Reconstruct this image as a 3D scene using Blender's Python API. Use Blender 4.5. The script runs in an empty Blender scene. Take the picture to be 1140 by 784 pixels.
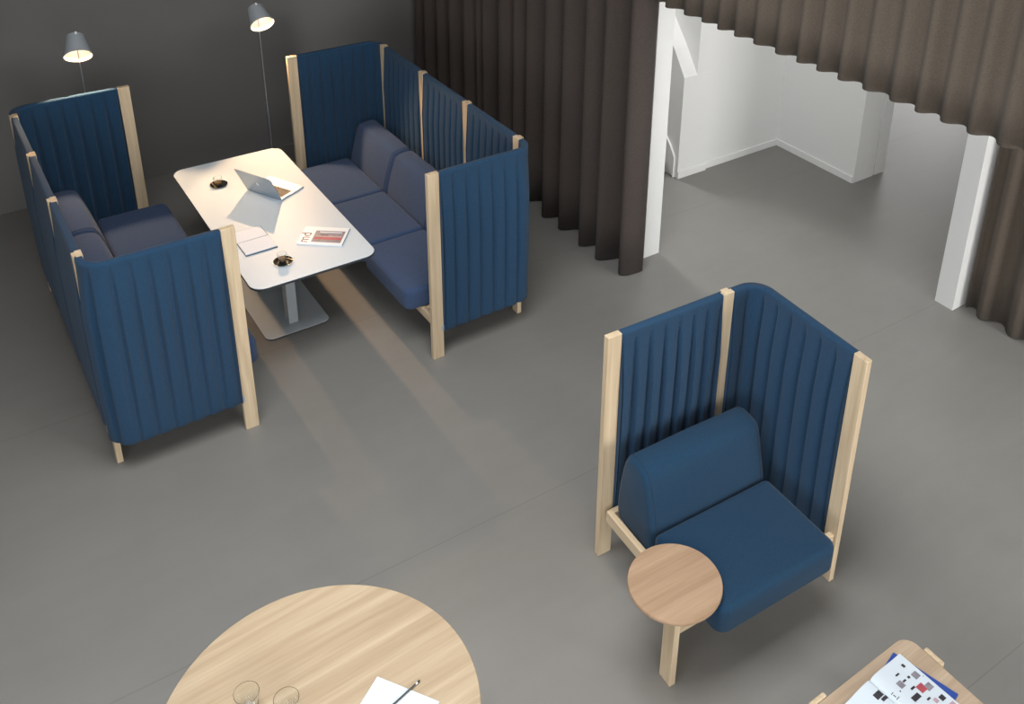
import bpy, bmesh, math, random
from mathutils import Vector, Matrix
random.seed(4)
scene = bpy.context.scene
COL = scene.collection
PI = math.pi
H = 1.35

# ------------------------------------------------------------------ materials
def new_mat(name):
    m = bpy.data.materials.new(name); m.use_nodes = True
    nt = m.node_tree; b = nt.nodes['Principled BSDF']
    return m, nt, b

def N(nt, t, **kw):
    n = nt.nodes.new(t)
    for k, v in kw.items(): setattr(n, k, v)
    return n

def plain(name, col, rough=.5, metal=0., spec=.5, sheen=0., var=.0, vscale=8., bump=0., bscale=60.):
    m, nt, b = new_mat(name)
    b.inputs['Roughness'].default_value = rough
    b.inputs['Metallic'].default_value = metal
    b.inputs['Specular IOR Level'].default_value = spec
    if sheen: b.inputs['Sheen Weight'].default_value = sheen; b.inputs['Sheen Roughness'].default_value = .5
    tc = N(nt, 'ShaderNodeTexCoord')
    ns = N(nt, 'ShaderNodeTexNoise'); ns.inputs['Scale'].default_value = vscale; ns.inputs['Detail'].default_value = 5
    nt.links.new(tc.outputs['Object'], ns.inputs['Vector'])
    mx = N(nt, 'ShaderNodeMix', data_type='RGBA')
    mx.inputs[6].default_value = tuple(c*(1-var) for c in col[:3])+(1,)
    mx.inputs[7].default_value = tuple(min(1, c*(1+var)) for c in col[:3])+(1,)
    nt.links.new(ns.outputs['Fac'], mx.inputs[0]); nt.links.new(mx.outputs[2], b.inputs['Base Color'])
    if bump:
        n2 = N(nt, 'ShaderNodeTexNoise'); n2.inputs['Scale'].default_value = bscale; n2.inputs['Detail'].default_value = 3
        nt.links.new(tc.outputs['Object'], n2.inputs['Vector'])
        bp = N(nt, 'ShaderNodeBump'); bp.inputs['Strength'].default_value = bump; bp.inputs['Distance'].default_value = .002
        nt.links.new(n2.outputs['Fac'], bp.inputs['Height']); nt.links.new(bp.outputs['Normal'], b.inputs['Normal'])
    return m

def felt(name, c1, c2, c3=None, scale=420., sheen=.08):
    """woven wool: two yarn tones mixed by fine noise, a wide soft mottling"""
    m, nt, b = new_mat(name)
    b.inputs['Roughness'].default_value = .95; b.inputs['Specular IOR Level'].default_value = .12
    b.inputs['Sheen Weight'].default_value = sheen; b.inputs['Sheen Roughness'].default_value = .6
    tc = N(nt, 'ShaderNodeTexCoord')
    n1 = N(nt, 'ShaderNodeTexNoise'); n1.inputs['Scale'].default_value = scale; n1.inputs['Detail'].default_value = 2
    n2 = N(nt, 'ShaderNodeTexNoise'); n2.inputs['Scale'].default_value = scale*.22; n2.inputs['Detail'].default_value = 3
    for n in (n1, n2): nt.links.new(tc.outputs['Object'], n.inputs['Vector'])
    ad = N(nt, 'ShaderNodeMath', operation='MULTIPLY_ADD'); ad.inputs[1].default_value = .3; nt.links.new(n2.outputs['Fac'], ad.inputs[0]); nt.links.new(n1.outputs['Fac'], ad.inputs[2])
    mr = N(nt, 'ShaderNodeMapRange'); mr.inputs[1].default_value = .35; mr.inputs[2].default_value = .95
    nt.links.new(ad.outputs[0], mr.inputs[0])
    mx = N(nt, 'ShaderNodeMix', data_type='RGBA'); mx.inputs[6].default_value = c1+(1,); mx.inputs[7].default_value = c2+(1,)
    nt.links.new(mr.outputs[0], mx.inputs[0]); nt.links.new(mx.outputs[2], b.inputs['Base Color'])
    bp = N(nt, 'ShaderNodeBump'); bp.inputs['Strength'].default_value = .35; bp.inputs['Distance'].default_value = .0015
    nt.links.new(ad.outputs[0], bp.inputs['Height']); nt.links.new(bp.outputs['Normal'], b.inputs['Normal'])
    return m

def wood(name, c1, c2, axis='Z', ring=14., rough=.45, fine=90.):
    """oak or ash: long streaks along one axis"""
    m, nt, b = new_mat(name)
    b.inputs['Roughness'].default_value = rough; b.inputs['Specular IOR Level'].default_value = .35
    tc = N(nt, 'ShaderNodeTexCoord'); mp = N(nt, 'ShaderNodeMapping')
    s = [1., 1., 1.]; s['XYZ'.index(axis)] = .045
    mp.inputs['Scale'].default_value = s
    nt.links.new(tc.outputs['Object'], mp.inputs['Vector'])
    a = N(nt, 'ShaderNodeTexNoise'); a.inputs['Scale'].default_value = ring; a.inputs['Detail'].default_value = 5; a.inputs['Distortion'].default_value = .6
    f = N(nt, 'ShaderNodeTexNoise'); f.inputs['Scale'].default_value = fine; f.inputs['Detail'].default_value = 3
    for n in (a, f): nt.links.new(mp.outputs[0], n.inputs['Vector'])
    md = N(nt, 'ShaderNodeMath', operation='MULTIPLY_ADD'); md.inputs[1].default_value = .45
    nt.links.new(f.outputs['Fac'], md.inputs[0]); nt.links.new(a.outputs['Fac'], md.inputs[2])
    mr = N(nt, 'ShaderNodeMapRange'); mr.inputs[1].default_value = .5; mr.inputs[2].default_value = .95
    nt.links.new(md.outputs[0], mr.inputs[0])
    mx = N(nt, 'ShaderNodeMix', data_type='RGBA'); mx.inputs[6].default_value = c1+(1,); mx.inputs[7].default_value = c2+(1,)
    nt.links.new(mr.outputs[0], mx.inputs[0]); nt.links.new(mx.outputs[2], b.inputs['Base Color'])
    bp = N(nt, 'ShaderNodeBump'); bp.inputs['Strength'].default_value = .15; bp.inputs['Distance'].default_value = .0008
    nt.links.new(md.outputs[0], bp.inputs['Height']); nt.links.new(bp.outputs['Normal'], b.inputs['Normal'])
    return m

def floor_mat():
    m, nt, b = new_mat('grey_floor')
    tc = N(nt, 'ShaderNodeTexCoord')
    a = N(nt, 'ShaderNodeTexNoise'); a.inputs['Scale'].default_value = 1.1; a.inputs['Detail'].default_value = 8; a.inputs['Roughness'].default_value = .65; a.inputs['Distortion'].default_value = .2
    nt.links.new(tc.outputs['Object'], a.inputs['Vector'])
    cr = N(nt, 'ShaderNodeValToRGB')
    cr.color_ramp.elements[0].position = .3; cr.color_ramp.elements[0].color = (.192, .185, .170, 1)
    cr.color_ramp.elements[1].position = .72; cr.color_ramp.elements[1].color = (.215, .207, .191, 1)
    nt.links.new(a.outputs['Fac'], cr.inputs[0])
    # fine scuffs
    mp = N(nt, 'ShaderNodeMapping'); mp.inputs['Scale'].default_value = (1, 5, 1); mp.inputs['Rotation'].default_value = (0, 0, .5)
    nt.links.new(tc.outputs['Object'], mp.inputs['Vector'])
    s = N(nt, 'ShaderNodeTexNoise'); s.inputs['Scale'].default_value = 2.4; s.inputs['Detail'].default_value = 9
    nt.links.new(mp.outputs[0], s.inputs['Vector'])
    sr = N(nt, 'ShaderNodeMapRange'); sr.inputs[1].default_value = .3; sr.inputs[2].default_value = .75; sr.inputs[3].default_value = .975; sr.inputs[4].default_value = 1.02
    nt.links.new(s.outputs['Fac'], sr.inputs[0])
    mul = N(nt, 'ShaderNodeMix', data_type='RGBA', blend_type='MULTIPLY'); mul.inputs[0].default_value = 1
    nt.links.new(cr.outputs[0], mul.inputs[6]); nt.links.new(sr.outputs[0], mul.inputs[7])
    # sheet joints in the floor covering, every two metres
    sx = N(nt, 'ShaderNodeSeparateXYZ'); nt.links.new(tc.outputs['Object'], sx.inputs[0])
    ad = N(nt, 'ShaderNodeMath', operation='ADD'); ad.inputs[1].default_value = 20-3.475; sk = N(nt, 'ShaderNodeMath', operation='MULTIPLY_ADD'); sk.inputs[1].default_value = .024; nt.links.new(sx.outputs['X'], sk.inputs[0]); nt.links.new(sx.outputs['Y'], sk.inputs[2]); nt.links.new(sk.outputs[0], ad.inputs[0])
    pp = N(nt, 'ShaderNodeMath', operation='PINGPONG'); pp.inputs[1].default_value = 1.0; nt.links.new(ad.outputs[0], pp.inputs[0])
    lt = N(nt, 'ShaderNodeMath', operation='LESS_THAN'); lt.inputs[1].default_value = .0035; nt.links.new(pp.outputs[0], lt.inputs[0])
    m2 = N(nt, 'ShaderNodeMix', data_type='RGBA'); m2.inputs[7].default_value = (.15, .14, .125, 1)
    lf = N(nt, 'ShaderNodeMath', operation='MULTIPLY'); lf.inputs[1].default_value = .55; nt.links.new(lt.outputs[0], lf.inputs[0])
    nt.links.new(lf.outputs[0], m2.inputs[0]); nt.links.new(mul.outputs[2], m2.inputs[6])
    nt.links.new(m2.outputs[2], b.inputs['Base Color'])
    rr = N(nt, 'ShaderNodeMapRange'); rr.inputs[3].default_value = .36; rr.inputs[4].default_value = .42
    nt.links.new(s.outputs['Fac'], rr.inputs[0]); nt.links.new(rr.outputs[0], b.inputs['Roughness'])
    b.inputs['Specular IOR Level'].default_value = .45
    return m

def glass_mat(name, tint=(1, 1, 1), rough=0.0):
    m, nt, b = new_mat(name)
    b.inputs['Base Color'].default_value = tint+(1,); b.inputs['Transmission Weight'].default_value = 1
    b.inputs['Roughness'].default_value = rough; b.inputs['IOR'].default_value = 1.45
    return m

def emit_mat(name, col, strength):
    m, nt, b = new_mat(name)
    b.inputs['Base Color'].default_value = (.8, .8, .8, 1)
    b.inputs['Emission Color'].default_value = col+(1,); b.inputs['Emission Strength'].default_value = strength
    return m

M = dict(
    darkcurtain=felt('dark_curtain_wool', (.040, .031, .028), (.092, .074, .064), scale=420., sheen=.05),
    floor=floor_mat(),
    darkwall=plain('dark_grey_wall_paint', (.150, .146, .140), .75, var=.05, vscale=1.5, spec=.3),
    white=plain('white_wall_paint', (.80, .80, .785), .7, var=.015, vscale=2, spec=.3),
    ceil=plain('ceiling_paint', (.42, .42, .41), .8, var=.02, spec=.2),
    felt=felt('blue_wool_felt', (.0055, .027, .062), (.021, .060, .115)),
    cushion=felt('blue_wool_cushion', (.0035, .022, .050), (.013, .045, .087), scale=420.),
    booth=felt('blue_wool_lamplit', (.016, .038, .088), (.060, .090, .170), scale=420.),  # same blue cloth as cushion, lamplight's warmth and brightness put into the colour
    piping=plain('blue_seam', (.012, .028, .055), .9),
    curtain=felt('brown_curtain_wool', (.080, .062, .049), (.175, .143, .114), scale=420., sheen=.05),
    oak=wood('pale_oak_upright', (.47, .355, .225), (.65, .52, .355), 'Z', 20),
    oakx=wood('pale_oak_across', (.47, .355, .225), (.65, .52, .355), 'X', 20),
    oaky=wood('pale_oak_along', (.47, .355, .225), (.65, .52, .355), 'Y', 20),
    rtop=wood('oak_round_top', (.34, .245, .150), (.47, .365, .245), 'X', 16, .5),
    stop=wood('oak_side_top', (.30, .19, .115), (.42, .285, .185), 'X', 16, .45),
    ctop=wood('oak_coffee_top', (.36, .26, .175), (.50, .385, .28), 'X', 11, .45),
    laminate=plain('white_laminate', (.56, .64, .70), .5, var=.01, spec=.5),
    edge=plain('dark_table_edge', (.03, .035, .04), .5),
    metalw=plain('white_powder_coat', (.52, .57, .60), .45, var=.01),
    shade=plain('grey_blue_lamp_metal', (.42, .46, .50), .42, metal=.3, spec=.5, var=.02),
    shadein=plain('white_shade_lining', (.85, .82, .78), .6),
    chrome=plain('brushed_steel', (.55, .57, .6), .3, metal=1.),
    black=plain('black_plastic', (.012, .012, .013), .35),
    alu=plain('aluminium', (.40, .47, .54), .4, metal=.55, spec=.5, var=.01),
    keys=plain('dark_keys', (.05, .035, .028), .5),
    logo=plain('pale_logo', (.95, .97, 1.), .3),
    saucer=plain('black_glazed_saucer', (.012, .014, .013), .16, spec=.7),
    coffee=plain('coffee', (.26, .15, .07), .25),
    gold=plain('brass_spoon', (.65, .48, .25), .3, metal=1.),
    glass=glass_mat('clear_glass', (.97, .99, .98)),
    paper=plain('white_paper', (.58, .64, .69), .7, var=.01),
    cover=plain('white_notebook_page', (.66, .72, .80), .6, var=.01),
    navy=plain('dark_blue_cover', (.045, .07, .10), .6),
    magw=plain('glossy_white_cover', (.80, .83, .86), .35, var=.01),
    magenta=plain('purple_print', (.10, .012, .055), .5),
    picg=plain('grey_print', (.23, .21, .24), .5, var=.5, vscale=40),
    picd=plain('dark_print', (.035, .032, .04), .5, var=.3, vscale=60),
    picr=plain('red_print', (.42, .07, .09), .5, var=.4, vscale=30),
    picp=plain('pink_print', (.45, .30, .34), .5, var=.3, vscale=30),
    blue=plain('blue_cover', (.03, .07, .30), .4, var=.25, vscale=9),
    tag=plain('grey_label', (.28, .34, .42), .6),
    brownstep=plain('brown_stair_tread', (.13, .10, .08), .5),
    gap=plain('dark_joint', (.02, .02, .02), .8),
)

# ------------------------------------------------------------------ helpers
def finish(name, bm, mat, parent=None, smooth=False, recalc=True, mats=None):
    if recalc: bmesh.ops.recalc_face_normals(bm, faces=bm.faces)
    me = bpy.data.meshes.new(name); bm.to_mesh(me); bm.free()
    if mats:
        for x in mats: me.materials.append(x)
    else: me.materials.append(mat)
    if smooth:
        for p in me.polygons: p.use_smooth = True
        try: me.set_sharp_from_angle(angle=math.radians(smooth if smooth is not True else 40))
        except Exception: pass
    o = bpy.data.objects.new(name, me); COL.objects.link(o)
    if parent: o.parent = parent
    return o

def thing(name, label, cat, loc=(0, 0, 0), rz=0., group=None):
    o = bpy.data.objects.new(name, None); COL.objects.link(o)
    o.empty_display_size = .1
    o.location = loc; o.rotation_euler = (0, 0, rz); o['label'] = label; o['category'] = cat
    if group: o['group'] = group
    return o

def tag(o, label, cat, group=None):
    o['label'] = label; o['category'] = cat
    if group: o['group'] = group
    return o

def struct(o): o['kind'] = 'structure'; return o

def add_box(bm, x0, x1, y0, y1, z0, z1, bev=0., seg=2, mtx=None):
    r = bmesh.ops.create_cube(bm, size=1)
    vs = r['verts']
    for v in vs: v.co = Vector(((x0+x1)/2+v.co.x*(x1-x0), (y0+y1)/2+v.co.y*(y1-y0), (z0+z1)/2+v.co.z*(z1-z0)))
    if bev:
        es = list({e for v in vs for e in v.link_edges})
        rr = bmesh.ops.bevel(bm, geom=es, offset=bev, segments=seg, affect='EDGES', profile=.5)
        vs = list({v for f in rr['faces'] for v in f.verts} | {v for v in vs if v.is_valid})
    if mtx:
        for v in vs: v.co = mtx @ v.co
    return vs

def box(name, x0, x1, y0, y1, z0, z1, mat, parent=None, bev=0.003, seg=2, smooth=False):
    bm = bmesh.new(); add_box(bm, min(x0, x1), max(x0, x1), min(y0, y1), max(y0, y1), z0, z1, bev, seg)
    return finish(name, bm, mat, parent, smooth)

def loft(bm, rings, cap0=True, cap1=True, closed=True):
    L = [[bm.verts.new(p) for p in r] for r in rings]
    n = len(L[0])
    for a, b in zip(L, L[1:]):
        for i in range(n if closed else n-1):
            j = (i+1) % n
            bm.faces.new((a[i], a[j], b[j], b[i]))
    if cap0: bm.faces.new(list(reversed(L[0])))
    if cap1: bm.faces.new(L[-1])
    return L

def lathe(name, prof, mat, parent=None, seg=48, cx=0., cy=0., z=0., smooth=35, cap0=True, cap1=True, mtx=None):
    bm = bmesh.new()
    rings = [[Vector((cx+r*math.cos(2*PI*i/seg), cy+r*math.sin(2*PI*i/seg), z+h)) for i in range(seg)] for r, h in prof]
    loft(bm, rings, cap0, cap1)
    if mtx:
        for v in bm.verts: v.co = mtx @ v.co
    return finish(name, bm, mat, parent, smooth)

def tube(name, pts, r, mat, parent=None, seg=10, r1=None):
    bm = bmesh.new(); pts = [Vector(p) for p in pts]; rings = []
    for k, p in enumerate(pts):
        d = (pts[min(k+1, len(pts)-1)]-pts[max(k-1, 0)]).normalized()
        a = d.cross(Vector((0, 0, 1)))
        if a.length < 1e-3: a = Vector((1, 0, 0))
        a.normalize(); b = d.cross(a).normalized()
        rr = r if r1 is None else r+(r1-r)*k/(len(pts)-1)
        rings.append([p+a*rr*math.cos(2*PI*i/seg)+b*rr*math.sin(2*PI*i/seg) for i in range(seg)])
    loft(bm, rings)
    return finish(name, bm, mat, parent, 50)

def round_rect(x0, x1, y0, y1, r, seg=8):
    """CCW outline; r = one radius or four (x1y1, x0y1, x0y0, x1y0)"""
    if not isinstance(r, (list, tuple)): r = (r,)*4
    out = []
    for (cx, cy, a0, rr) in ((x1-r[0], y1-r[0], 0, r[0]), (x0+r[1], y1-r[1], 90, r[1]), (x0+r[2], y0+r[2], 180, r[2]), (x1-r[3], y0+r[3], 270, r[3])):
        for i in range(seg+1):
            a = math.radians(a0+90*i/seg); out.append(Vector((cx+rr*math.cos(a), cy+rr*math.sin(a), 0)))
    return out

def inset(outl, d):
    n = len(outl); res = []
    for i, p in enumerate(outl):
        a = outl[i-1]; b = outl[(i+1) % n]
        t = (b-a); t.normalize(); nrm = Vector((t.y, -t.x, 0))   # outward for CCW
        res.append(p-nrm*d)
    return res

def slab(name, outl, z0, z1, mat, parent=None, r=.002, edge_mat=None):
    """flat plate with softly rounded rim"""
    bm = bmesh.new()
    rings = [[Vector((p.x, p.y, z)) for p in inset(outl, d)] for d, z in ((r, z0), (0, z0+r), (0, z1-r), (r, z1))]
    loft(bm, rings)
    o = finish(name, bm, mat, parent, 30)
    if edge_mat:
        o.data.materials.append(edge_mat)
        for p in o.data.polygons:
            if p.normal.z < .5: p.material_index = 1
    return o

def puff(name, outl, z0, z1, r, crown, mat, parent=None, mp=lambda x, y: (x, y)):
    """upholstered pad: rounded rim, softly crowned top"""
    bm = bmesh.new(); rings = []
    c = sum((p for p in outl), Vector())/len(outl)
    st = 6
    for i in range(st+1):
        a = -PI/2+PI/2*i/st; rings.append([Vector((p.x, p.y, z0+r*.6+r*.6*math.sin(a))) for p in inset(outl, r*(1-math.cos(a)))])
    for i in range(st+1):
        a = PI/2*i/st; rings.append([Vector((p.x, p.y, z1-r+r*math.sin(a))) for p in inset(outl, r*(1-math.cos(a)))])
    base = inset(outl, r)
    for s in (.93, .8, .6, .4, .2, .05):
        rings.append([Vector((c.x+(p.x-c.x)*s, c.y+(p.y-c.y)*s, z1+crown*(1-s**2.2))) for p in base])
    for ring in rings:
        for v in ring: v.x, v.y = mp(v.x, v.y)
    L = loft(bm, rings, True, False); cx, cy = mp(c.x, c.y); top = bm.verts.new((cx, cy, z1+crown)); q = L[-1]
    for i in range(len(q)): bm.faces.new((q[i], q[(i+1) % len(q)], top))
    return finish(name, bm, mat, parent, 60)

def text(name, body, size, mat, parent, loc, rot=(0, 0, 0), depth=.0004):
    cu = bpy.data.curves.new(name, 'FONT'); cu.body = body; cu.size = size; cu.extrude = depth
    t = bpy.data.objects.new(name, cu); COL.objects.link(t)
    bpy.context.view_layer.update()
    me = bpy.data.meshes.new_from_object(t.evaluated_get(bpy.context.evaluated_depsgraph_get()))
    bpy.data.objects.remove(t)
    me.materials.clear(); me.materials.append(mat)
    o = bpy.data.objects.new(name, me); COL.objects.link(o); o.parent = parent; o.location = loc; o.rotation_euler = rot
    return o

# ------------------------------------------------------------------ pleated screens
def dense_path(pts, rad, step=.0042):
    """polyline with one rounded corner -> samples (pos2d, normal2d, s)"""
    P = [Vector((p[0], p[1])) for p in pts]
    raw = []
    if len(P) == 2: raw = [P[0], P[1]]
    else:
        a, b, c = P
        d1 = (a-b).normalized(); d2 = (c-b).normalized()
        p1 = b+d1*rad; p2 = b+d2*rad; cen = b+(d1+d2)*rad
        raw.append(a)
        k = 14
        for i in range(k+1):
            t = PI/2*i/k
            raw.append(cen-d2*rad*math.cos(t)-d1*rad*math.sin(t))
        raw.append(c)
    seglen = [(raw[i+1]-raw[i]).length for i in range(len(raw)-1)]
    tot = sum(seglen); n = max(2, int(tot/step)); out = []
    for i in range(n+1):
        s = tot*i/n; acc = 0
        for k, L in enumerate(seglen):
            if s <= acc+L+1e-9 or k == len(seglen)-1:
                f = (s-acc)/L; p = raw[k].lerp(raw[k+1], f); break
            acc += L
        out.append([p, None, s])
    for i in range(n+1):
        t = (out[min(i+1, n)][0]-out[max(i-1, 0)][0]).normalized()
        out[i][1] = Vector((-t.y, t.x))
    return out, tot

def pleat(s, tot, n, sd, flip, d=1.):
    """one knife pleat after another: steep fold, then a soft flat"""
    x = s/tot*n
    k = math.floor(x); f = x-k
    if flip: f = 1-f
    rnd = .75+.5*math.sin(12.9898*(k+1)+sd)**2
    if x < .03 or x > n-.03: return 0.
    w = .06+.14*min(1, d/.6)
    return -max(.85*math.exp(-(f/(w*rnd))**1.5)+.45*math.exp(-f/.42), math.exp(-((1-f)/.09)**2)*.95)*(.85+.15*rnd)

def screen(name, pts, rad, n_pleats, inner, parent, mp, seed=0, ext0=False, ext1=False, zlo=.2, half=.019, flip=False, lift=0.):
    """fabric sleeve between two posts. inner = +1/-1: side of the path normal that faces the seat.
    On the outside the sleeve laps over the rear posts, less at the top than lower down."""
    sm, tot = dense_path(pts, rad)
    zs = [H-.003, H-.001, H-.006, H-.02, H-.045, H-.06, H-.09, H-.14, H-.22, H-.34, H-.5, H-.68, H-.86, .42, .3, zlo+.04, zlo+.008, zlo]
    zs = zs[1:]
    bm = bmesh.new(); rings = []
    for zi, z in enumerate(zs):
        d = H-z
        amp = 0 if d < .04 else .044*min(1, ((d-.04)/.26))**.6*(1-.65*max(0, (d-.75)/.4))
        bulge = .019*min(1, max(0, d-.04)/.3)*(1-.6*max(0, (d-.75)/.4))
        rim = {0: .006, 1: .0015}.get(zi, 0.); 
        if zi >= len(zs)-1: rim = .006
        g = .0015+.021*max(0., 1-d/.5)            # half width of the wood left showing outside
        e = .033-g
        ring = []
        n = len(sm)
        for i in range(n):
            p, nn, s = sm[i]
            off = half-rim+bulge+amp*pleat(s, tot, n_pleats, seed, flip, d)
            off = max(off, .003)
            q = p+nn*inner*off; ring.append((q, s))
        p1, n1, _ = sm[-1]; t1 = (sm[-1][0]-sm[-2][0]).normalized()
        p0, n0, _ = sm[0]; t0 = (sm[0][0]-sm[1][0]).normalized()
        ring.append((p1-n1*inner*.0115, tot))
        ring.append((p1-n1*inner*.0115+t1*(e if ext1 else 0), tot))
        outer = []
        for i in range(n-1, -1, -1):
            p, nn, s = sm[i]
            off = half+.004-rim+bulge+amp*pleat(s, tot, n_pleats, seed+2, flip, d)
            lo = .0125
            off = max(off, lo)
            if i == n-1 and ext1: p = p+t1*e; off = max(lo+.001, min(off, half+.6*bulge))
            if i == 0 and ext0: p = p+t0*e; off = max(lo+.001, min(off, half+.6*bulge))
            outer.append((p-nn*inner*off, s))
        ring += outer
        ring.append((p0-n0*inner*.0115+t0*(e if ext0 else 0), 0))
        ring.append((p0-n0*inner*.0115, 0))
        L3 = []
        for q, s in ring:
            zz = z
            if zi > len(zs)-4 and lift:      # hem curves up towards the rounded corner
                zz = z+lift*math.exp(-((s-(tot-.22))/.08)**2)
            x, y = mp(q.x, q.y); L3.append(Vector((x, y, zz)))
        rings.append(L3)
    loft(bm, rings)
    return finish(name, bm, M['felt'], parent, 50)

def post(name, u0, u1, v0, v1, z0, z1, parent, mp, mat=None, wedge=None, bev=.003):
    """upright board; wedge=(uc, vin, vout): tapering strip showing on the outside of the fabric"""
    bm = bmesh.new()
    xa, ya = mp(u0, v0); xb, yb = mp(u1, v1)
    add_box(bm, min(xa, xb), max(xa, xb), min(ya, yb), max(ya, yb), z0, z1, bev, 2)
    if wedge:
        uc, vi, vo = wedge
        rings = []
        for z in (H-.0, H-.15, H-.3, H-.45, H-.5, .21):
            g = .0015+.021*max(0., 1-(H-z)/.5)-.0008
            ring = []
            for a, b in ((uc-g, vi), (uc+g, vi), (uc+g, vo), (uc-g, vo)):
                x, y = mp(a, b); ring.append(Vector((x, y, z)))
            rings.append(ring)
        loft(bm, rings)
    return finish(name, bm, mat or M['oak'], parent)

def lounge(root, mp, W, n, back_posts, side_far, seat_mat, Dc=.745, seat_v0=-.095, axis_u='Y', left_end=None, seed=0, cf=.385):
    """screened seat. u runs along the back, v from the open front to the back, mp maps (u,v) to local x,y"""
    Wd = .078
    inner = None
    ou, ov = (M['oaky'], M['oakx']) if axis_u == 'Y' else (M['oakx'], M['oaky'])
    # path orientation: walk along the path, which side is the seat on (in u,v space)
    def inn(a, b, target):
        t = Vector((b[0]-a[0], b[1]-a[1])); nn = Vector((-t.y, t.x)); return 1 if nn.dot(Vector((target[0]-a[0], target[1]-a[1]))) > 0 else -1
    # mapping may mirror; normals are computed in (u,v) so it does not matter
    ctr = (W/2, .3)
    pw = .033
    bp = back_posts
    # side screen + rounded corner at u=0
    P = [(.021, Wd+.0015), (.021, Dc), (bp[0]-pw-.0015, Dc)]
    screen('fabric_screen', P, .10, 8, inn(P[0], P[1], ctr), root, mp, seed, False, True, flip=False, lift=0)
    post('front_post', .004, .038, 0, Wd, 0, H, root, mp)
    if side_far:
        P = [(W-.021, Wd+.0015), (W-.021, Dc), (bp[-1]+pw+.0015, Dc)]
        screen('fabric_screen', P, .10, 8, inn(P[0], P[1], ctr), root, mp, seed+1, False, True, flip=True, lift=0)
        post('front_post', W-.038, W-.004, 0, Wd, 0, H, root, mp)
    for k in range(len(bp)-1):
        P = [(bp[k]+pw+.0015, Dc), (bp[k+1]-pw-.0015, Dc)]
        screen('back_screen', P, 0, 7, inn(P[0], P[1], ctr), root, mp, seed+3+k, True, True)
    if left_end:
        P = [(bp[-1]+pw+.0015, Dc), (left_end-Wd-.0015, Dc)]
        screen('back_screen', P, 0, 7, inn(P[0], P[1], ctr), root, mp, seed+8, True, False)
        post('end_post', left_end-Wd, left_end, Dc-.017, Dc+.017, 0, H, root, mp)
    for k, u in enumerate(bp):
        corner = k == 0 or (k == len(bp)-1 and side_far)
        post('rear_post', u-pw, u+pw, Dc-.022, Dc+.010, 0 if corner else .22, H+.001, root, mp, wedge=(u, Dc+.006, Dc+.027), bev=.002)
    # seat frame
    uu1 = W if side_far else left_end
    fr = uu1-.03 if side_far else uu1+.105
    def rail(nm, u0, u1, v0, v1, z0, z1, m):
        a = mp(u0, v0); b = mp(u1, v1); return box(nm, a[0], b[0], a[1], b[1], z0, z1, m, root, .006, 3)
    rail('front_rail', .039, fr, .012, .046, .245, .305, ou)
    rail('rear_rail', bp[0]-.01, (bp[-1]+.01) if side_far else uu1-.03, Dc-.060, Dc-.027, .245, .305, ou)
    ends = [bp[0]+.0, (bp[-1]) if side_far else uu1-.022]
    for k, u in enumerate(ends):
        zt = .303 if (side_far or k == 0) else .345
        rail('side_rail', u-.016, u+.016, .047, Dc-.0605, .25 if zt < .32 else .275, zt-.002, ov)
    # cushions
    sp = list(bp)
    if left_end: sp = [bp[0]-.040, left_end-.045]; seat_v0 -= .040
    for k in range(len(sp)-1):
        a, b = sp[k]+.001, sp[k+1]-.001
        o = puff('seat_cushion', round_rect(a, b, seat_v0, cf-.002, (.036, .036, .06, .06)), .306, .462, .034, .008, seat_mat, root, mp)
        # back cushion
        bm = bmesh.new(); prof = [(.402, .325), (.43, .306), (.66, .306), (.695, .33), (.697, .50), (.682, .62), (.650, .76), (.625, .792), (.52, .785), (.483, .755), (.440, .60), (.404, .45)]
        prof = [(v+cf-.402, z if z < .4 else .306+(z-.306)*.915) for v, z in prof]
        rings = []
        ee = ((0, .030), (.006, .012), (.018, .003), (.034, 0.), ((b-a)/2, -.004), ((b-a)-.034, 0.), ((b-a)-.018, .003), ((b-a)-.006, .012), ((b-a), .030))
        cv = sum(p[0] for p in prof)/len(prof); cz = sum(p[1] for p in prof)/len(prof)
        # densify and round the profile
        dense = []
        m_ = len(prof)
        for i in range(m_):
            p0, p1_, p2 = prof[i-1], prof[i], prof[(i+1) % m_]
            for t in (.12, .5, .88):
                f = t
                # quadratic corner rounding
                A = ((p0[0]+p1_[0])/2, (p0[1]+p1_[1])/2); B = ((p1_[0]+p2[0])/2, (p1_[1]+p2[1])/2)
                x = (1-f)**2*A[0]+2*f*(1-f)*p1_[0]+f*f*B[0]; z = (1-f)**2*A[1]+2*f*(1-f)*p1_[1]+f*f*B[1]
                dense.append((x, z))
        for du, sh in ee:
            ring = []
            for v, z in dense:
                dv, dz = v-cv, z-cz; L = math.hypot(dv, dz)
                q = (v-dv/L*sh, z-dz/L*sh); x, y = mp(a+du, q[0]); ring.append(Vector((x, y, q[1])))
            rings.append(ring)
        loft(bm, rings)
        bc = finish('back_cushion', bm, seat_mat, root, 60)
        # seam following the end of the cushion
        for du in (.030, (b-a)-.030):
            pts = []
            for v, z in dense[18:]+dense[:1]:
                x, y = mp(a+du, cv+(v-cv)*1.004); pts.append((x, y, cz+(z-cz)*1.004))
            tube('cushion_seam', pts, .0016, M['piping'], bc, 6)
    return root

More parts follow.
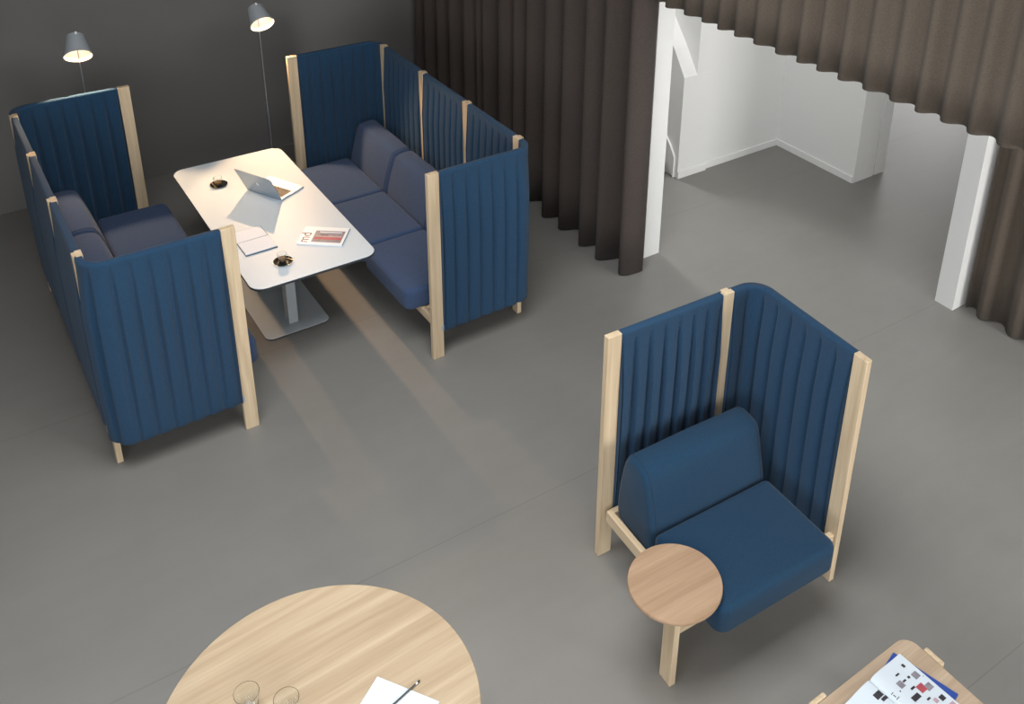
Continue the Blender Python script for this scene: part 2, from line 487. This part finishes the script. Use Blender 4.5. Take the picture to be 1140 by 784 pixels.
# --- the two facing booths and the armchair
WB = 2.34
bps = [.170, .837, 1.503, 2.170]
sofaR = thing('screened_sofa', 'blue booth sofa with high pleated screens, right of the white table before the dark curtain', 'sofa', (2.381, 4.761, 0), 0)
lounge(sofaR, lambda u, v: (v, u), WB, 3, bps, True, M['booth'], seed=1)
sofaL = thing('screened_sofa', 'blue booth sofa with high pleated screens, left of the white table, seen from behind', 'sofa', (1.249, 4.794, 0), 0)
lounge(sofaL, lambda u, v: (-v, u), WB, 3, bps, True, M['booth'], seed=5)
chair = thing('screened_armchair', 'single blue armchair with pleated corner screen and round side table, alone on the floor', 'armchair', (3.234, 2.136, 0), math.radians(-2.99))
lounge(chair, lambda u, v: (-u, v), .938, 1, [.221], False, M['cushion'], axis_u='X', left_end=.938, seed=9, cf=.366)
# small grey labels at the foot of the posts
for root, sg in ((sofaR, 1), (sofaL, -1)):
    box('label_tab', sg*.066, sg*.080, .0015, .0042, .205, .245, M['tag'], root, .0008)
# round swivel table on its own leg, part of the armchair frame
box('table_leg', -1.058, -1.026, -.030, .048, 0, .474, M['oak'], chair, .003)
box('table_bracket', -1.0255, -.80, .004, .034, .3055, .4740, M['oakx'], chair, .004)
box('label_tab', -1.061, -1.0585, .022, .034, .385, .425, M['tag'], chair, .0008)
sb = lathe('side_table_top', [(.0, 0), (.200, 0), (.207, .004), (.209, .010), (.209, .016), (.206, .022), (.0, .022)][1:-1], M['stop'], chair, 96, -.984, .079, .4745)

# ------------------------------------------------------------------ white table
T = thing('meeting_table', 'white rectangular table with rounded corners on a pedestal between the two blue sofas', 'table', (1.775, 5.945, 0), math.radians(-.4))
slab('table_top', round_rect(-.3955, .3955, -.8975, .8975, .085, 12), .722, .740, M['laminate'], T, .0015, M['edge'])
slab('base_plate', round_rect(-.215, .225, -.415, .415, .05, 10), .0, .012, M['metalw'], T, .002, M['edge'])
box('column', -.030, .035, -.315, -.225, .012, .722, M['metalw'], T, .004)
box('column', -.030, .035, .225, .315, .012, .722, M['metalw'], T, .004)
box('top_bracket', -.20, .20, -.34, .34, .700, .7215, M['metalw'], T, .003)

ZT = .7402
# laptop
lp = thing('laptop', 'open silver laptop turned sideways near the far end of the white table', 'laptop', (1.823, 6.150, ZT), math.radians(-62.9))
box('base', -.16, .16, .0, .222, 0, .013, M['alu'], lp, .004, 3)
kb = bmesh.new()
add_box(kb, -.138, .138, .022, .128, .0128, .0134)
for r_ in range(6):
    for c_ in range(14):
        x0 = -.136+c_*.0195; y0 = .0235+r_*.0173
        add_box(kb, x0, x0+.0168, y0, y0+(.0145 if r_ else .009), .0133, .0146)
finish('keyboard', kb, M['keys'], lp)
box('trackpad', -.052, .052, .140, .205, .0129, .0136, M['alu'], lp, .0005)
Rl = Matrix.Translation((0, .004, .013)) @ Matrix.Rotation(math.radians(-(90-65)+0), 4, 'X').inverted()
bm = bmesh.new(); add_box(bm, -.16, .16, -.006, .0, 0, .215, .0028, 3, Rl)
lid = finish('lid', bm, M['alu'], lp)
bm = bmesh.new(); add_box(bm, -.150, .150, .0, .0008, .014, .205, 0, 1, Rl); finish('screen', bm, M['black'], lid)
bm = bmesh.new()
pts = []
for i in range(40):       # small fruit emblem on the lid
    a = 2*PI*i/40; rr = .0125*(1-.10*math.cos(2*a)*(math.sin(a) > 0)-.06*(abs(math.cos(a)) < .25)); x, z = rr*math.cos(a), rr*math.sin(a)*1.02
    dx, dz = x-.0165, z-.002; dd = math.hypot(dx, dz)
    if dd < .0068: x, z = .0165+dx/dd*.0068, .002+dz/dd*.0068
    pts.append(Rl @ Vector((x, -.0067, .108+z)))
f0 = [bm.verts.new(p) for p in pts]; bm.faces.new(f0)
lf = [bm.verts.new(Rl @ Vector((.001+.0045*math.cos(a)*(1 if 1 else 0)+.002*math.sin(a), -.0067, .108+.0165+.0042*math.sin(a)))) for a in [2*PI*i/12 for i in range(12)]]
bm.faces.new(lf)
ex = bmesh.ops.extrude_face_region(bm, geom=bm.faces[:]); bmesh.ops.translate(bm, verts=[g for g in ex['geom'] if isinstance(g, bmesh.types.BMVert)], vec=Rl.to_3x3() @ Vector((0, .0006, 0)))
finish('emblem', bm, M['logo'], lid)

# coffee cups
def coffee(x, y, rz, lab_s, lab_c, lab_p):
    s = lathe('saucer', [(.030, 0), (.048, .003), (.058, .008), (.0595, .0095), (.057, .0095), (.045, .0055), (.028, .003), (.004, .003)], M['saucer'], None, 40)
    s.location = (x, y, ZT); tag(s, lab_s, 'saucer', 'black saucers on the white table')
    c = thing('espresso_cup', lab_c, 'cup', (x-.002, y+.006, ZT+.0062), rz, 'glass coffee cups')
    lathe('glass_body', [(.010, 0), (.019, 0), (.024, .006), (.0275, .022), (.029, .052), (.0278, .052), (.0262, .022), (.0225, .008), (.010, .0035)], M['glass'], c, 40)
    lathe('coffee_fill', [(.010, .0040), (.0222, .0085), (.0252, .020), (.0252, .0205), (.010, .0205)], M['coffee'], c, 32)
    hp = [(.027+.016*math.sin(a), 0, .030+.013*math.cos(a)) for a in [PI*i/10 for i in range(11)]]
    tube('handle', hp, .0025, M['glass'], c, 8)
    sp = thing('teaspoon', lab_p, 'spoon', (x, y, ZT), rz+2.6, 'teaspoons on the saucers')
    bm = bmesh.new(); rings = []
    for t, w, z in ((-.052, .0015, .0135), (-.048, .004, .0128), (-.03, .0028, .0118), (.00, .0022, .0112), (.018, .0025, .0105), (.026, .0065, .010), (.034, .009, .0098), (.043, .0065, .0105), (.047, .001, .0115)):
        rings.append([Vector((t, -.0355+w*math.cos(a), z+.0009*math.sin(a))) for a in [2*PI*i/10 for i in range(10)]])
    loft(bm, rings); finish('spoon_metal', bm, M['gold'], sp, 60)
coffee(1.611, 6.465, 2.2, 'black saucer left of the laptop, at the far end of the white table', 'small glass coffee cup left of the laptop, on a black saucer', 'small teaspoon on the saucer left of the laptop')
coffee(1.632, 5.268, -.6, 'black saucer at the near end of the white table beside the notebook', 'small glass coffee cup at the near end of the white table', 'small teaspoon on the saucer at the near end of the white table')

# open notebook
nb = thing('notebook', 'open blank notebook with dark cover edge at the left side of the white table', 'notebook', (1.563, 5.617, ZT), math.radians(.5))
slab('cover', round_rect(-.102, .102, -.168, .150, .004, 3), .0, .003, M['navy'], nb, .0008)
slab('page_block', round_rect(-.099, .098, -.161, -.005, .003, 3), .003, .010, M['cover'], nb, .0015)
slab('page_block', round_rect(-.099, .098, .005, .144, .003, 3), .003, .0065, M['cover'], nb, .0015)
# magazine
mg = thing('magazine', 'white magazine with a reddish cover photo near the right edge of the white table', 'magazine', (1.954, 5.4145, ZT), math.radians(-37.5))
slab('pages', round_rect(-.145, .145, -.106, .106, .001, 2), 0, .0085, M['magw'], mg, .0008)
def patch(nm, x0, x1, y0, y1, z, mat, par, th=.0003):
    return box(nm, x0, x1, y0, y1, z, z+th, mat, par, 0)
box('spine', .1446, .1456, -.105, .105, .0003, .008, M['navy'], mg, 0)
cp = patch('cover_photo', -.062, .128, -.080, .060, .0086, M['picg'], mg)
patch('photo_band', -.052, .122, -.046, -.020, .00895, M['picr'], cp)
patch('photo_band', -.045, .118, -.014, .000, .00895, M['picp'], cp)
patch('photo_band', -.020, .030, .000, .012, .00895, M['picd'], cp)
patch('photo_band', -.035, .110, .036, .048, .00895, M['cover'], cp)
text('title', 'md', .095, M['magenta'], mg, (-.082, -.090, .0089), (0, 0, PI/2))

# ------------------------------------------------------------------ floor lamps
def lamp(x, y, zc, tilt_dir, tilt, lab, power):
    L = thing('floor_lamp', lab, 'lamp', (x, y, 0), 0, 'reading lamps at the wall end of the booths')
    lathe('base', [(.02, 0), (.118, 0), (.12, .003), (.12, .006), (.116, .010), (.02, .012)], M['shade'], L, 48)
    tube('lower_pole', [(0, 0, .010), (0, 0, .96)], .0105, M['chrome'], L, 16)
    tube('upper_pole', [(0, 0, .955), (0, 0, zc+.005)], .0042, M['chrome'], L, 10)
    ax = Vector((math.cos(tilt_dir), math.sin(tilt_dir), 0))
    rot = Matrix.Rotation(tilt, 4, Vector((0, 0, 1)).cross(ax).normalized()).inverted()   # swings the opening towards ax
    off = Vector((ax.x*.012, ax.y*.012, zc))
    mt = Matrix.Translation(off) @ rot
    sh = lathe('lamp_shade', [(.010, .075), (.052, .075), (.055, .073), (.0895, -.085), (.0880, -.085), (.0525, .070), (.010, .070)], M['shade'], L, 48, mtx=mt, cap0=True, cap1=True)
    sh.data.materials.append(M['shadein'])
    inv = mt.inverted()
    for p in sh.data.polygons:
        c = inv @ p.center; n_ = inv.to_3x3() @ p.normal; rad = Vector((c.x, c.y, 0))
        if (rad.length > .03 and n_.dot(rad.normalized()) < -.3) or (c.z < .072 and n_.z < -.5 and rad.length < .053): p.material_index = 1
    bm = bmesh.new(); add_box(bm, -.006, .006, -.0585, -.0535, .045, .078, .002, 2, mt @ Matrix.Rotation(0, 4, 'Z')); finish('switch', bm, M['shadein'], L)
    bm = bmesh.new(); bmesh.ops.create_uvsphere(bm, u_segments=16, v_segments=10, radius=.022)
    for v in bm.verts: v.co = mt @ (v.co+Vector((0, 0, .040)))
    finish('bulb', bm, emit_mat('warm_bulb', (1., .72, .42), 14.), L, True)
    # lamp arm joint between pole and shade
    tube('shade_joint', [(0, 0, zc+.0), tuple(mt @ Vector((0, 0, .0))), tuple(mt @ Vector((0, 0, .072)))], .0035, M['chrome'], L, 8)
    ld = bpy.data.lights.new('lamp_light', 'SPOT'); ld.energy = power; ld.color = (1., .62, .34); ld.shadow_soft_size = .022
    ld.spot_size = math.radians(88); ld.spot_blend = .3
    lo = bpy.data.objects.new('lamp_light', ld); COL.objects.link(lo); lo.parent = L
    lo.matrix_local = mt @ Matrix.Translation((0, 0, .012))
    return L
lamp(2.240, 7.215, 1.675, math.radians(-88), math.radians(52), 'slender floor lamp with tilted metal shade beside the right blue sofa, lighting the laptop', 118)
lamp(.985, 7.245, 1.665, math.radians(-99), math.radians(46), 'slender floor lamp with small metal shade rising behind the left blue sofa', 90)

# ------------------------------------------------------------------ round table with glasses and paper
RT = thing('round_table', 'large round oak table at the bottom edge left of the small side table', 'table', (.700, 2.380, 0), math.radians(2))
lathe('table_top', [(.545, .715), (.553, .718), (.5595, .733), (.5595, .737), (.557, .740), (.2, .740), (.02, .740)], M['rtop'], RT, 128, smooth=30)
for k in range(4):
    a = PI/4+k*PI/2
    bm = bmesh.new()
    mt = Matrix.Rotation(a, 4, 'Z')
    rings = []
    for r_, z in ((.46, 0), (.36, .70)):
        rings.append([mt @ Vector((r_+dx, dy, z)) for dx, dy in ((-.022, -.022), (.022, -.022), (.022, .022), (-.022, .022))])
    loft(bm, rings); finish('leg', bm, M['oak'], RT)
box('apron', -.36, .36, -.02, .02, .655, .7145, M['oakx'], RT)
box('apron', -.02, .02, -.36, .36, .655, .7145, M['oaky'], RT)
for x, y, lb in ((.505, 2.551, 'clear empty drinking glass on the round oak table, farther from the paper'), (.611, 2.452, 'clear empty drinking glass on the round oak table, nearer to the paper')):
    g = lathe('drinking_glass', [(.006, 0), (.028, 0), (.031, .004), (.0355, .03), (.0435, .092), (.0438, .0935), (.0425, .0935), (.0345, .031), (.0290, .010), (.006, .008)], M['glass'], None, 64)
    g.location = (x, y, .7402); tag(g, lb, 'glass', 'drinking glasses on the round table')
pa = slab('paper_sheet', round_rect(0, .297, -.256, 0, .0005, 2), 0, .0015, M['paper'], None, .0004)
pa.location = (.931, 2.415, .7402); pa.rotation_euler = (0, 0, math.radians(-148.2+0)); tag(pa, 'white sheet of paper lying on the round oak table under a pencil', 'paper')
# long side runs back from the corner, short side to the right
pa.rotation_euler = (0, 0, math.atan2(-.063, -.096)); pa.scale = (1, -1, 1)
me = pa.data
for v in me.vertices: v.co.y = -v.co.y
me.flip_normals(); pa.scale = (1, 1, 1)
pc = thing('pencil', 'black pencil lying across the white paper on the round oak table', 'pencil', (1.049, 2.310, .7402), math.atan2(-.029, -.117))
tube('barrel', [(.020, 0, .0060), (.155, 0, .0060)], .0037, M['black'], pc, 6)
tube('ferrule', [(.011, 0, .0060), (.020, 0, .0060)], .0039, M['chrome'], pc, 12)
tube('eraser', [(.0, 0, .0060), (.011, 0, .0060)], .0036, M['black'], pc, 12)
tube('tip', [(.155, 0, .0060), (.175, 0, .0060)], .0037, M['oakx'], pc, 6, .0005)

# ------------------------------------------------------------------ coffee table bottom right
CT = thing('coffee_table', 'low square oak coffee table with rounded corners at the bottom right corner', 'table', (2.625, 1.230, 0), 0)
slab('table_top', round_rect(-.335, .335, -.335, .335, .065, 10), .378, .400, M['ctop'], CT, .003)
box('leg', .336, .358, .155, .245, 0, .402, M['oak'], CT, .005, 3)
box('leg', -.245, -.160, .336, .358, 0, .402, M['oak'], CT, .005, 3)
box('leg', -.358, -.336, -.245, -.155, 0, .402, M['oak'], CT, .005, 3)
box('leg', .160, .245, -.358, -.336, 0, .402, M['oak'], CT, .005, 3)
bl = slab('closed_magazine', round_rect(-.21, 0, -.278, 0, .001, 2), 0, .005, M['blue'], None, .001)
bl.location = (2.842, 1.537, .4003); bl.rotation_euler = (0, 0, math.radians(13.4)); tag(bl, 'blue magazine peeking out under the open magazine on the coffee table', 'magazine')
om = thing('open_magazine', 'open magazine with small printed pictures on the coffee table at the bottom right', 'magazine', (2.652, 1.507, .4056), math.radians(3))
def page(sgn, nm):
    bm = bmesh.new(); rings = []
    nx = 16
    prof = []
    for i in range(nx+1):
        t = i/nx; x = sgn*.205*t
        z = .016*math.sin(PI*min(1, t*1.05)**.5)*(1-t)**.6+.003*(1-t) + (.0015 if sgn > 0 else .001)
        prof.append((x, z))
    top = [[Vector((x, y, z)) for x, z in prof] for y in (0, -.28)]
    a = [[bm.verts.new(p) for p in r] for r in top]
    b = [[bm.verts.new(Vector((p.x, p.y, 0))) for p in r] for r in top]
    for i in range(nx):
        bm.faces.new((a[0][i], a[0][i+1], a[1][i+1], a[1][i])); bm.faces.new((b[0][i], b[1][i], b[1][i+1], b[0][i+1]))
        for k in (0, 1): bm.faces.new((a[k][i], b[k][i], b[k][i+1], a[k][i+1]))
    bm.faces.new((a[0][-1], b[0][-1], b[1][-1], a[1][-1])); bm.faces.new((a[0][0], a[1][0], b[1][0], b[0][0]))
    def zf(x):
        t = abs(x)/.205; return .016*math.sin(PI*min(1, t*1.05)**.5)*(1-t)**.6+.003*(1-t)+(.0015 if sgn > 0 else .001)
    return finish(nm, bm, M['paper'], om, 30), zf
pr, zr = page(1, 'right_page'); pl, zl = page(-1, 'left_page')
def printed(par, zf, items, mat):
    for x0, y0, w, h in items:
        bm = bmesh.new(); k = 4
        vs = [[bm.verts.new(Vector((x0+w*i/k, yy, zf(x0+w*i/k)+.0004))) for i in range(k+1)] for yy in (-y0, -y0-h)]
        for i in range(k): bm.faces.new((vs[0][i], vs[1][i], vs[1][i+1], vs[0][i+1]))
        finish('printed_picture', bm, mat, par, recalc=False)
printed(pr, zr, [(.156, .086, .032, .028), (.065, .076, .030, .030), (.153, .148, .036, .028)], M['picg'])
printed(pr, zr, [(.160, .036, .014, .016), (.096, .052, .024, .007), (.132, .084, .014, .010), (.098, .085, .020, .008), (.096, .124, .026, .009), (.060, .150, .046, .022), (.160, .212, .026, .022), (.048, .105, .006, .006), (.010, .092, .014, .003), (.014, .100, .004, .012), (.010, .118, .018, .003), (.110, .190, .022, .008), (.190, .120, .008, .002)], M['picd'])
printed(pr, zr, [(.122, .132, .038, .034)], M['picr'])
printed(pr, zr, [(.130, .205, .020, .020), (.165, .255, .03, .018)], M['picp'])
printed(pl, zl, [(-.052, .050, .040, .026), (-.040, .080, .034, .014), (-.13, .06, .03, .02)], M['picd'])
printed(pl, zl, [(-.160, .10, .05, .04)], M['picg'])

# ------------------------------------------------------------------ curtains
def curtain(name, X0, y0, y1, z0, z1, per, amp, lab, seed, par=None, jitter=.25, flare=0., end_amp=0.):
    rnd = random.Random(seed)
    n = max(1, round(abs(y1-y0)/per)); cells = [1+rnd.uniform(-jitter, jitter) for _ in range(n)]; tot = sum(cells)
    bounds = [0]
    for c in cells: bounds.append(bounds[-1]+c/tot)
    amps = [amp*rnd.uniform(.75, 1.15) for _ in range(n)]
    prof = []
    for k in range(n):
        for i in range(14):
            f = i/14; t = bounds[k]+(bounds[k+1]-bounds[k])*f
            a = amps[k]*(1-f)+amps[(k+1) % n]*f
            sn = math.sin(2*PI*f)
            prof.append((t, a*math.copysign(abs(sn)**.85, sn), rnd.uniform(-.0, .0)))
    prof[0] = (0, end_amp if y0 < y1 else 0, 0); prof.append((1, end_amp, 0))
    bm = bmesh.new(); rows = []
    nz = 14
    for j in range(nz+1):
        g = j/nz; z = z1+(z0-z1)*g
        row = []
        for i, (t, a, _) in enumerate(prof):
            sway = .25*amp*math.sin(7*t+seed+g*1.7)*g
            row.append(Vector((X0+a*(.85+.2*g+flare*g)+sway*.3, y0+(y1-y0)*t+.012*math.sin(t*41+seed)*g, z)))
        rows.append(row)
    L = [[bm.verts.new(p) for p in r] for r in rows]
    for a, b in zip(L, L[1:]):
        for i in range(len(a)-1): bm.faces.new((a[i], a[i+1], b[i+1], b[i]))
    o = finish(name, bm, M['curtain'], par, 80)
    so = o.modifiers.new('cloth', 'SOLIDIFY'); so.thickness = .005; so.offset = 0
    return o
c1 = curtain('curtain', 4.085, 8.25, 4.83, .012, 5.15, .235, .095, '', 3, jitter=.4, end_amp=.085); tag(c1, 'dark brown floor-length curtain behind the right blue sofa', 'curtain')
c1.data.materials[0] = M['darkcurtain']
c2 = curtain('curtain', 4.168, 4.82, -.40, 2.125, 5.15, .165, .034, '', 8, jitter=.06); tag(c2, 'brown felt curtain hanging high over the passage with wavy hem', 'curtain')
c3 = curtain('curtain', 5.83, 3.19, -.4, .012, 5.15, .21, .048, '', 12, jitter=.2); tag(c3, 'brown floor-length curtain at the right edge beside the white column', 'curtain')
# curtain tracks under the ceiling
for nm, x, a, b in (('trim_1', 4.12, -.45, 8.27), ('trim_2', 5.83, -.45, 3.2)):
    struct(box(nm, x-.12, x+.12, a, b, 5.151, 5.199, M['metalw'], None, 0))

# ------------------------------------------------------------------ the room
XL, YF, CZ = -3.2, -3.0, 5.2
struct(box('floor', XL-.2, 13.2, YF-.2, 12.2, -.1, 0, M['floor'], None, 0))
def ceiling(holes):
    xs = sorted({XL-.2, 13.2, *[h[0] for h in holes], *[h[1] for h in holes]}); ys = sorted({YF-.2, 12.2, *[h[2] for h in holes], *[h[3] for h in holes]})
    bm = bmesh.new()
    for x0, x1 in zip(xs, xs[1:]):
        for y0, y1 in zip(ys, ys[1:]):
            if any(h[0] < (x0+x1)/2 < h[1] and h[2] < (y0+y1)/2 < h[3] for h in holes): continue
            add_box(bm, x0, x1, y0, y1, CZ, CZ+.1)
    return struct(finish('ceiling', bm, M['ceil']))
ceiling([(-.55, 2.75, 1.35, 4.05), (4.48, 5.34, 7.5, 9.7), (4.42, 5.28, 1.85, 4.75)])
for idx, (x0, x1, y0, y1, k) in ((5, (-.55, 2.75, 1.35, 4.05, 4)), (6, (4.48, 5.34, 7.5, 9.7, 2)), (7, (4.42, 5.28, 1.85, 4.75, 1))):  # stairwell opening and frame are added to go with its fill light
    bm = bmesh.new()
    for i in range(k+1):
        x = x0+.03+(x1-x0-.06)*i/k; add_box(bm, x-.03, x+.03, y0, y1, CZ+.02, CZ+.09)
    for y in (y0+.03, y1-.03): add_box(bm, x0, x1, y-.03, y+.03, CZ+.02, CZ+.09)
    struct(finish('window_%d' % idx, bm, M['metalw']))
struct(box('wall_back', XL, 4.295, 8.305, 8.5, 0, CZ, M['darkwall'], None, 0))

def wall_with_holes(name, axis, pos, th, a0, a1, z0, z1, holes, mat):
    """wall in plane axis=pos with rectangular openings (a0,a1,z0,z1)"""
    cuts = sorted({a0, a1, *[h[0] for h in holes], *[h[1] for h in holes]})
    bm = bmesh.new()
    for a, b in zip(cuts, cuts[1:]):
        mid = (a+b)/2; spans = [(z0, z1)]
        for h in holes:
            if h[0] < mid < h[1]:
                spans = [(z0, h[2]), (h[3], z1)]
        for s0, s1 in spans:
            if s1-s0 < 1e-4: continue
            if axis == 'X': add_box(bm, pos, pos+th, a, b, s0, s1)
            else: add_box(bm, a, b, pos, pos+th, s0, s1)
    return struct(finish(name, bm, mat))

def window(idx, axis, pos, a0, a1, z0, z1, nmul):
    """frame with mullions in an opening"""
    bm = bmesh.new(); w = .05
    def bb(a, b, c, d):
        if axis == 'X': add_box(bm, pos, pos+.06, a, b, c, d)
        else: add_box(bm, a, b, pos, pos+.06, c, d)
    bb(a0, a1, z0, z0+w); bb(a0, a1, z1-w, z1)
    for k in range(nmul+1):
        c = a0+w/2+(a1-a0-w)*k/nmul; bb(c-w/2, c+w/2, z0+w, z1-w)
    return struct(finish('window_%d' % idx, bm, M['metalw']))

wins_l = [(-2.35, 1.55, .9, 4.3)]
wall_with_holes('wall_left', 'X', XL-.15, .15, YF, 8.305, 0, CZ, wins_l, M['darkwall'])
for i, h in enumerate(wins_l): window(i+1, 'X', XL-.11, *h, 5)
wins_f = [(-3.05, 1.45, 1.9, 4.7), (4.2, 5.8, .3, 2.9)]
wall_with_holes('wall_front', 'Y', YF-.15, .15, XL, 13, 0, CZ, wins_f, M['white'])
window(2, 'Y', YF-.11, *wins_f[0], 4); window(4, 'Y', YF-.11, *wins_f[1], 2)
wins_r = [(7.0, 11.0, .3, 2.9)]
wall_with_holes('wall_right', 'X', 12.6, .15, YF, 12, 0, CZ, wins_r, M['white'])
window(3, 'X', 12.64, *wins_r[0], 4)
struct(box('wall_far', 4.45, 12.6, 11.6, 11.75, 0, CZ, M['white'], None, 0))
# jamb wall behind the curtain
struct(box('wall_middle', 4.295, 4.447, 4.970, 11.6, 0, CZ, M['white'], None, .002))
# column at the end of the right-hand curtain and the wall behind it
struct(box('wall_column', 5.725, 12.6, 3.215, 3.366, 0, CZ, M['white'], None, .002))
# alcove
struct(box('wall_pillar', 5.372, 5.705, 5.830, 5.985, 0, .972, M['white'], None, .002))
bm = bmesh.new()
add_box(bm, 5.520, 5.705, 5.832, 11.6, .972, CZ)
add_box(bm, 5.520, 5.705, 5.985, 11.6, 0, .972)
struct(finish('wall_pillar_upper', bm, M['white']))
bm = bmesh.new()       # solid stair parapet, top rising with the stairs
pr_ = [(5.985, 0), (8.9, 0), (8.9, 4.2), (8.4, 4.2), (5.985, 1.15), (5.84, .972), (5.985, .972)]
pr_ = [(5.985, 0), (8.6, 0), (8.6, 4.35), (5.985, 1.19)]
for x in (5.372, 5.519): pass
rings = [[Vector((x, y, z)) for y, z in pr_] for x in (5.372, 5.519)]
loft(bm, rings)
r2 = [[Vector((x, y, z)) for y, z in ((5.832, .972), (5.985, .972), (5.985, 1.19))] for x in (5.372, 5.519)]
loft(bm, r2)
struct(finish('wall_parapet', bm, M['white']))
stairs = bmesh.new()
for k in range(14):
    add_box(stairs, 4.449, 5.352, 6.0+k*.17, 6.0+14*.17, k*.17+.0005, (k+1)*.17)
struct(finish('floor_stairs', stairs, M['brownstep']))
bm = bmesh.new()
loft(bm, [[Vector((x, y, z)) for y, z in ((5.87, 0), (8.4, 2.6), (8.4, 2.85), (5.93, .29), (5.87, .20))] for x in (5.353, 5.371)])
struct(finish('trim_3', bm, M['white']))
struct(box('wall_alcove', 5.7055, 6.65, 5.850, 5.985, 0, CZ, M['white'], None, 0))
struct(box('wall_alcove_side', 6.6505, 6.922, 4.910, 11.6, 0, CZ, M['white'], None, .002))
struct(box('door_1', 6.932, 7.066, 4.905, 6.2, .004, 3.0, M['white'], None, .002))
struct(box('baseboard_alcove', 5.706, 6.638, 5.838, 5.8495, 0, .065, M['white'], None, .002))
struct(box('baseboard_alcove_side', 6.638, 6.650, 4.915, 5.8495, 0, .065, M['white'], None, .002))
struct(box('baseboard_pillar', 5.372, 5.705, 5.819, 5.8295, 0, .065, M['white'], None, .002))

# ------------------------------------------------------------------ daylight
w = bpy.data.worlds.new('sky'); scene.world = w; w.use_nodes = True
wn = w.node_tree; bg = wn.nodes['Background']
sky = wn.nodes.new('ShaderNodeTexSky'); sky.sky_type = 'NISHITA'; sky.sun_disc = False; sky.sun_elevation = math.radians(38); sky.sun_rotation = math.radians(200)
hs = wn.nodes.new('ShaderNodeHueSaturation'); hs.inputs['Saturation'].default_value = .45
wn.links.new(sky.outputs[0], hs.inputs['Color']); wn.links.new(hs.outputs[0], bg.inputs['Color']); bg.inputs['Strength'].default_value = .22

def daylight(name, loc, rot, sx, sy, power, col, spread=math.radians(160)):
    ld = bpy.data.lights.new(name, 'AREA'); ld.shape = 'RECTANGLE'; ld.size = sx; ld.size_y = sy
    ld.energy = power; ld.color = col; ld.spread = spread
    o = bpy.data.objects.new(name, ld); COL.objects.link(o); o.location = loc; o.rotation_euler = rot
    return o
daylight('daylight_left', (XL+.03, -.4, 2.6), (0, math.radians(-90), 0), 3.3, 3.8, 125, (.93, .97, 1.))
daylight('daylight_front', (-.8, YF+.03, 3.3), (math.radians(90), 0, 0), 4.4, 2.7, 100, (1., .99, .96))
daylight('daylight_passage', (5.0, YF+.03, 1.6), (math.radians(90), 0, 0), 1.5, 2.5, 175, (1., .99, .97))
daylight('daylight_skylight', (1.1, 2.7, CZ-.03), (0, 0, 0), 3.2, 2.6, 140, (.97, .99, 1.), math.radians(125))
daylight('daylight_passage_roof', (4.85, 3.3, CZ-.03), (0, 0, 0), .8, 2.8, 62, (1., .99, .97))
daylight('fill_stairwell', (4.9, 8.6, CZ-.03), (math.radians(-25), 0, 0), .8, 2.0, 120, (.98, .99, 1.))  # added fill, unseen source, brightens the parapet and pillar walls
daylight('daylight_right', (12.57, 9.0, 1.6), (0, math.radians(90), 0), 2.5, 3.8, 95, (1., .97, .94))

# ------------------------------------------------------------------ camera
cam_d = bpy.data.cameras.new('camera'); cam = bpy.data.objects.new('camera', cam_d); COL.objects.link(cam)
r_ = Vector((0.81133397, -0.58383704, 0.029521)); u_ = Vector((0.20943978, 0.33745447, 0.91774695)); f_ = Vector((0.54577666, 0.73841631, -0.39606698))
m3 = Matrix((r_, u_, -f_)).transposed()
cam.matrix_world = Matrix.Translation((0, 0, 4.143009)) @ m3.to_4x4()
cam_d.sensor_fit = 'HORIZONTAL'; cam_d.sensor_width = 36; cam_d.lens = 1107.1228*36/1140
cam_d.shift_x = (570-649.836)/1140; cam_d.shift_y = (110.6075-392)/1140
cam_d.clip_start = .05; cam_d.clip_end = 100
scene.camera = cam
scene.view_settings.view_transform = 'Standard'; scene.view_settings.look = 'None'
scene.view_settings.gamma = 1; scene.view_settings.exposure = 0.0
scene.view_settings.use_curve_mapping = False
